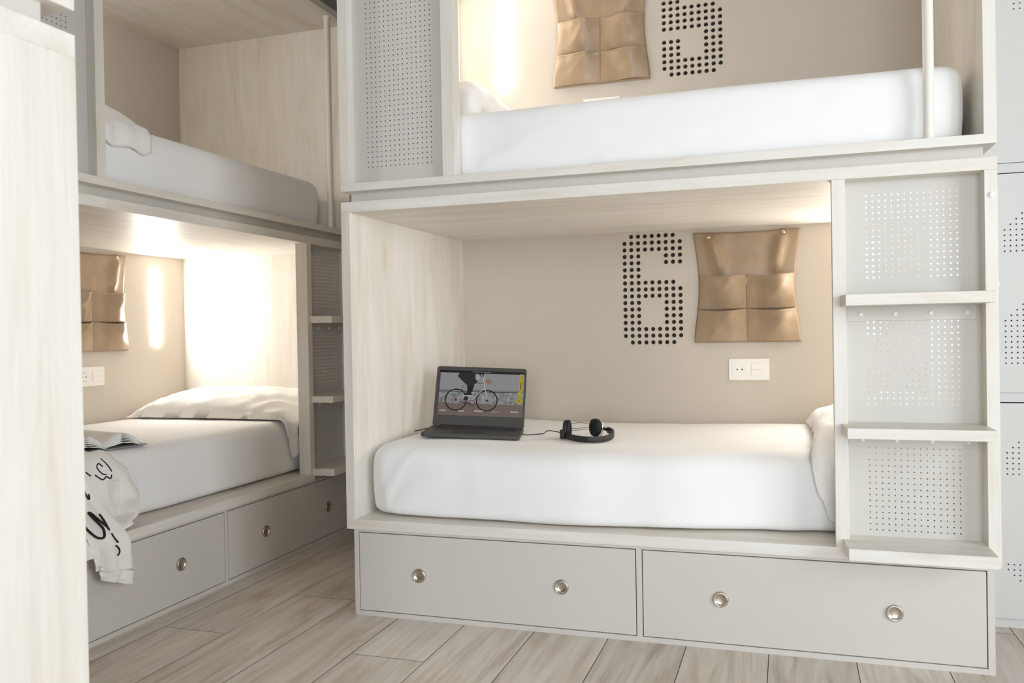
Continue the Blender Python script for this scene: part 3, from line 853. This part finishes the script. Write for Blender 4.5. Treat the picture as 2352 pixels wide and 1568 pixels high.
slv = [(-.688, -.485, .545), (-.668, -.470, .47), (-.628, -.452, .40), (-.585, -.440, .34), (-.577, -.428, .28), (-.577, -.418, .235)]
m1, sleeve = limb(slv, [.045, .058, .068, .074, .070, .068], .017, 'sleeve', sw, seed=1, dirv=(.05, .985, -.16))
m2, cuff = limb([(-.577, -.419, .240), (-.577, -.414, .215), (-.577, -.408, .19)], [.066, .066, .063], .014, 'cuff', sleeve, seed=2, dirv=(.02, .93, -.36))
m3, _ = limb([(-.69, -.30, .49), (-.685, -.285, .43), (-.655, -.30, .375)], [.035, .055, .05], .024, 'hem_fold', sw, seed=4, dirv=(0, 1, -.12))
# black lettering printed on the cloth: short pen strokes lying on the fabric
allv, allf = [], []
for src in (mb, m1, m2, m3):
    o = len(allv); allv += [Vector(v) for v in src.v]; allf += [tuple(o+i for i in f) for f in src.f]
bvh = BVHTree.FromPolygons(allv, allf)
def stroke(yz, w, mbx):
    """stroke given as (y, z) on the hanging cloth, pressed onto it from the room side"""
    pts = []
    for p in spline([(0, a, b) for a, b in yz], 7):
        hit = bvh.ray_cast(Vector((1, p.y, p.z))-Vector((0, SB.y, SB.z)), Vector((-1, 0, 0)))
        if hit[0] is not None: pts.append(hit[0]+Vector((.0035, 0, 0)))
    if len(pts) > 2: MB().tube(pts, w, 6).build('lettering', M_INK, sw, smooth=True)
ink = MB()
W0 = lambda y, z: (y, z)
# the big looping w on the sleeve, a short dash and hook beside it
stroke([(-.498, .435), (-.505, .400), (-.487, .355), (-.470, .350), (-.462, .378), (-.476, .425), (-.458, .400), (-.436, .365), (-.428, .378), (-.432, .410)], .0036, ink)
stroke([(-.432, .352), (-.416, .320)], .0026, ink)
stroke([(-.428, .314), (-.416, .302), (-.414, .287), (-.424, .282)], .0024, ink)
# cursive letters on the chest
stroke([(-0.446, 0.594), (-0.434, 0.582), (-0.436, 0.570), (-0.424, 0.582), (-0.418, 0.567), (-0.422, 0.552), (-0.410, 0.567)], .0024, ink)
stroke([(-0.461, 0.582), (-0.451, 0.560), (-0.446, 0.544), (-0.431, 0.550)], .0024, ink)
stroke([(-0.404, 0.534), (-0.386, 0.519)], .0026, ink)
stroke([(-0.368, 0.519), (-0.354, 0.506), (-0.344, 0.500), (-0.332, 0.508), (-0.322, 0.500), (-0.316, 0.512)], .0024, ink)
stroke([(-0.338, 0.542), (-0.348, 0.553), (-0.356, 0.542), (-0.344, 0.520), (-0.330, 0.514)], .0023, ink)
stroke([(-0.334, 0.567), (-0.322, 0.544), (-0.314, 0.522)], .0023, ink)
stroke([(-0.461, 0.484), (-0.449, 0.464), (-0.440, 0.458), (-0.436, 0.472)], .0026, ink)

# ------------------------------------------------------------------ locker beside the main bunk
def locker(M):
    t = thing('locker', 'tall pale grey locker with dotted numbers, right of the ladder', 'locker', M)
    w, dp = .42, .62
    MB().box(0, w, .012, dp, 0, .0320).build('plinth', M_LOCK, t, bevel=.0006)
    mb = MB(); mb.box(0, .012, .019, dp, .032, 2.18); mb.box(w-.012, w, .019, dp, .032, 2.18); mb.box(0, w, .005, dp, 2.166, 2.18)
    for z0, z1 in ((.7132, .7431), (1.4311, 1.4611)): mb.box(0, w, .005, dp, z0, z1)
    mb.box(.012, w-.012, dp-.01, dp, .032, 2.166)
    mb.build('cabinet_body', M_LOCK, t, bevel=.0006)
    for k, (z0, z1, zc) in enumerate(((.0330, .7100, .3706), (.7435, 1.4275, 1.0690), (1.4615, 2.165, 1.787))):
        dg = big_digit(3-k)
        hs = {(.0864+c*.0165, zc+.2338-r*.0167) for c, r in dg}
        mb = MB(); perf(mb, .003, w-.003, z0, z1, .0, .016, .0165, .0167, .0027, hs, 8)
        mb.box(.003, w-.003, .017, .018, z0, z1, 1)
        mb.build('locker_door', [M_LOCK, M_DARK], t)
    return t
locker(Matrix.Translation((2.02, .4034, 0)))

# ------------------------------------------------------------------ room
RX0, RX1, RY0, RY1, RZ = -1.78, 4.6, -5.6, 1.20, 2.78
def struct(name, mb, mats, **k):
    o = mb.build(name, mats, None, **k); o['kind'] = 'structure'; return o
mb = MB(); pc = []
gx = .665-.241*12
row = 0
JO = {-2: .35, -1: .5, 0: -.30, 1: .62, 2: .48}
faces_col = []
while gx < RX1:
    k = round((gx-.183)/.241)
    off = {-3: -.255, -2: .14, -1: .62, 0: -.30, 1: .40, 2: .75, 3: .30, 4: .66, 5: .28, 6: .80, 7: .36}.get(k, (k*.437) % 1.2)
    y = off-1.2*6
    while y < RY1:
        a, b = max(gx+.0012, RX0), min(gx+.241-.0012, RX1); c, d = max(y+.0012, RY0), min(y+1.2-.0012, RY1)
        if b > a and d > c:
            mb.add([(a, c, 0), (b, c, 0), (b, d, 0), (a, d, 0)], [(0, 1, 2, 3)]); faces_col.append((random.random(), random.random(), random.random(), 1))
        y += 1.2
    gx += .241
mb.add([(RX0, RY0, -.002), (RX1, RY0, -.002), (RX1, RY1, -.002), (RX0, RY1, -.002)], [(0, 1, 2, 3)], 1); faces_col.append((0, 0, 0, 1))
mb.box(RX0-.1, RX1+.1, RY0-.1, RY1+.1, -.12, -.004, 1); faces_col += [(0, 0, 0, 1)]*6
fl = struct('floor', mb, [M_FLOOR, M_GROUT], recalc=False)
ca = fl.data.color_attributes.new('plank', 'FLOAT_COLOR', 'CORNER')
for p in fl.data.polygons:
    for li in p.loop_indices: ca.data[li].color = faces_col[p.index]
struct('ceiling', MB().box(RX0-.1, RX1+.1, RY0-.1, RY1+.1, RZ, RZ+.1), M_CEIL)
struct('wall_back', MB().box(RX0-.1, RX1+.1, RY1, RY1+.1, 0, RZ), M_WALL)
struct('wall_left', MB().box(RX0-.1, RX0, RY0, RY1, 0, RZ), M_WALL)
WZ0, WZ1 = .40, 2.40
def wall_with_window(name, wname, fixed, lo_, hi, w0, w1, along):
    # along 'y': wall in the plane x = fixed; along 'x': wall in the plane y = fixed
    mb = MB()
    def bx(m, a, b, c, d, e, f):
        if along == 'y': m.box(fixed+e, fixed+f, a, b, c, d)
        else: m.box(a, b, fixed-f, fixed-e, c, d)
    for q in ((lo_, w0, 0, RZ), (w1, hi, 0, RZ), (w0, w1, 0, WZ0), (w0, w1, WZ1, RZ)): bx(mb, *q, 0, .1)
    struct(name, mb, M_WALL)
    mb = MB(); c = (w0+w1)/2
    for q in ((w0, w1, WZ0, WZ0+.05), (w0, w1, WZ1-.05, WZ1), (w0, w0+.05, WZ0, WZ1), (w1-.05, w1, WZ0, WZ1), (c-.025, c+.025, WZ0, WZ1)): bx(mb, *q, .03, .08)
    struct(wname, mb, M_PLAST)
wall_with_window('wall_right', 'window_1', RX1, RY0, RY1, -3.7, -1.3, 'y')
wall_with_window('wall_front', 'window_2', RY0, RX0, RX1, 1.0, 3.4, 'x')

# ------------------------------------------------------------------ light
def daylight(loc, rot, sx, sy, e):
    la = bpy.data.lights.new('daylight', 'AREA'); la.shape = 'RECTANGLE'; la.size = sx; la.size_y = sy
    la.energy = e; la.color = (.845, .925, 1.0)
    lo = bpy.data.objects.new('daylight', la); COL.objects.link(lo)
    lo.matrix_world = Matrix.Translation(loc) @ rot
daylight((RX1+.12, -2.5, 1.4), Matrix.Rotation(PI/2, 4, 'Y'), 1.98, 2.35, 106)
daylight((2.2, RY0-.12, 1.4), Matrix.Rotation(PI/2, 4, 'X'), 2.35, 1.98, 122)
w = bpy.data.worlds.new('World'); SC.world = w; w.use_nodes = True
w.node_tree.nodes['Background'].inputs['Color'].default_value = (.85, .92, 1, 1)
w.node_tree.nodes['Background'].inputs['Strength'].default_value = 1.0

# ------------------------------------------------------------------ camera
yaw, pit, roll = .2981, -.0092, -.0172
F = Vector((-math.sin(yaw)*math.cos(pit), math.cos(yaw)*math.cos(pit), math.sin(pit)))
R0 = Vector((math.cos(yaw), math.sin(yaw), 0)); U0 = R0.cross(F)
Rv = R0*math.cos(roll)+U0*math.sin(roll); Uv = -R0*math.sin(roll)+U0*math.cos(roll)
cam = bpy.data.cameras.new('camera'); co = bpy.data.objects.new('camera', cam); COL.objects.link(co)
m = Matrix((Rv, Uv, -F)).transposed().to_4x4(); m.translation = (1.4586, -2.4673, .9610)
co.matrix_world = m
cam.sensor_width = 36; cam.lens = 1871.93*36/2352; cam.shift_x = -62.2/2352; cam.shift_y = -6.46/2352
cam.clip_start = .02
cam.dof.use_dof = True; cam.dof.focus_distance = 2.9; cam.dof.aperture_fstop = 5.6
SC.camera = co
SC.view_settings.view_transform = 'Standard'; SC.view_settings.look = 'None'
SC.view_settings.exposure = 0.1; SC.view_settings.gamma = 1; SC.view_settings.use_curve_mapping = False
SC.cycles.use_denoising = True
SC.cycles.max_bounces = 10; SC.cycles.diffuse_bounces = 6
SC.cycles.sample_clamp_indirect = 8
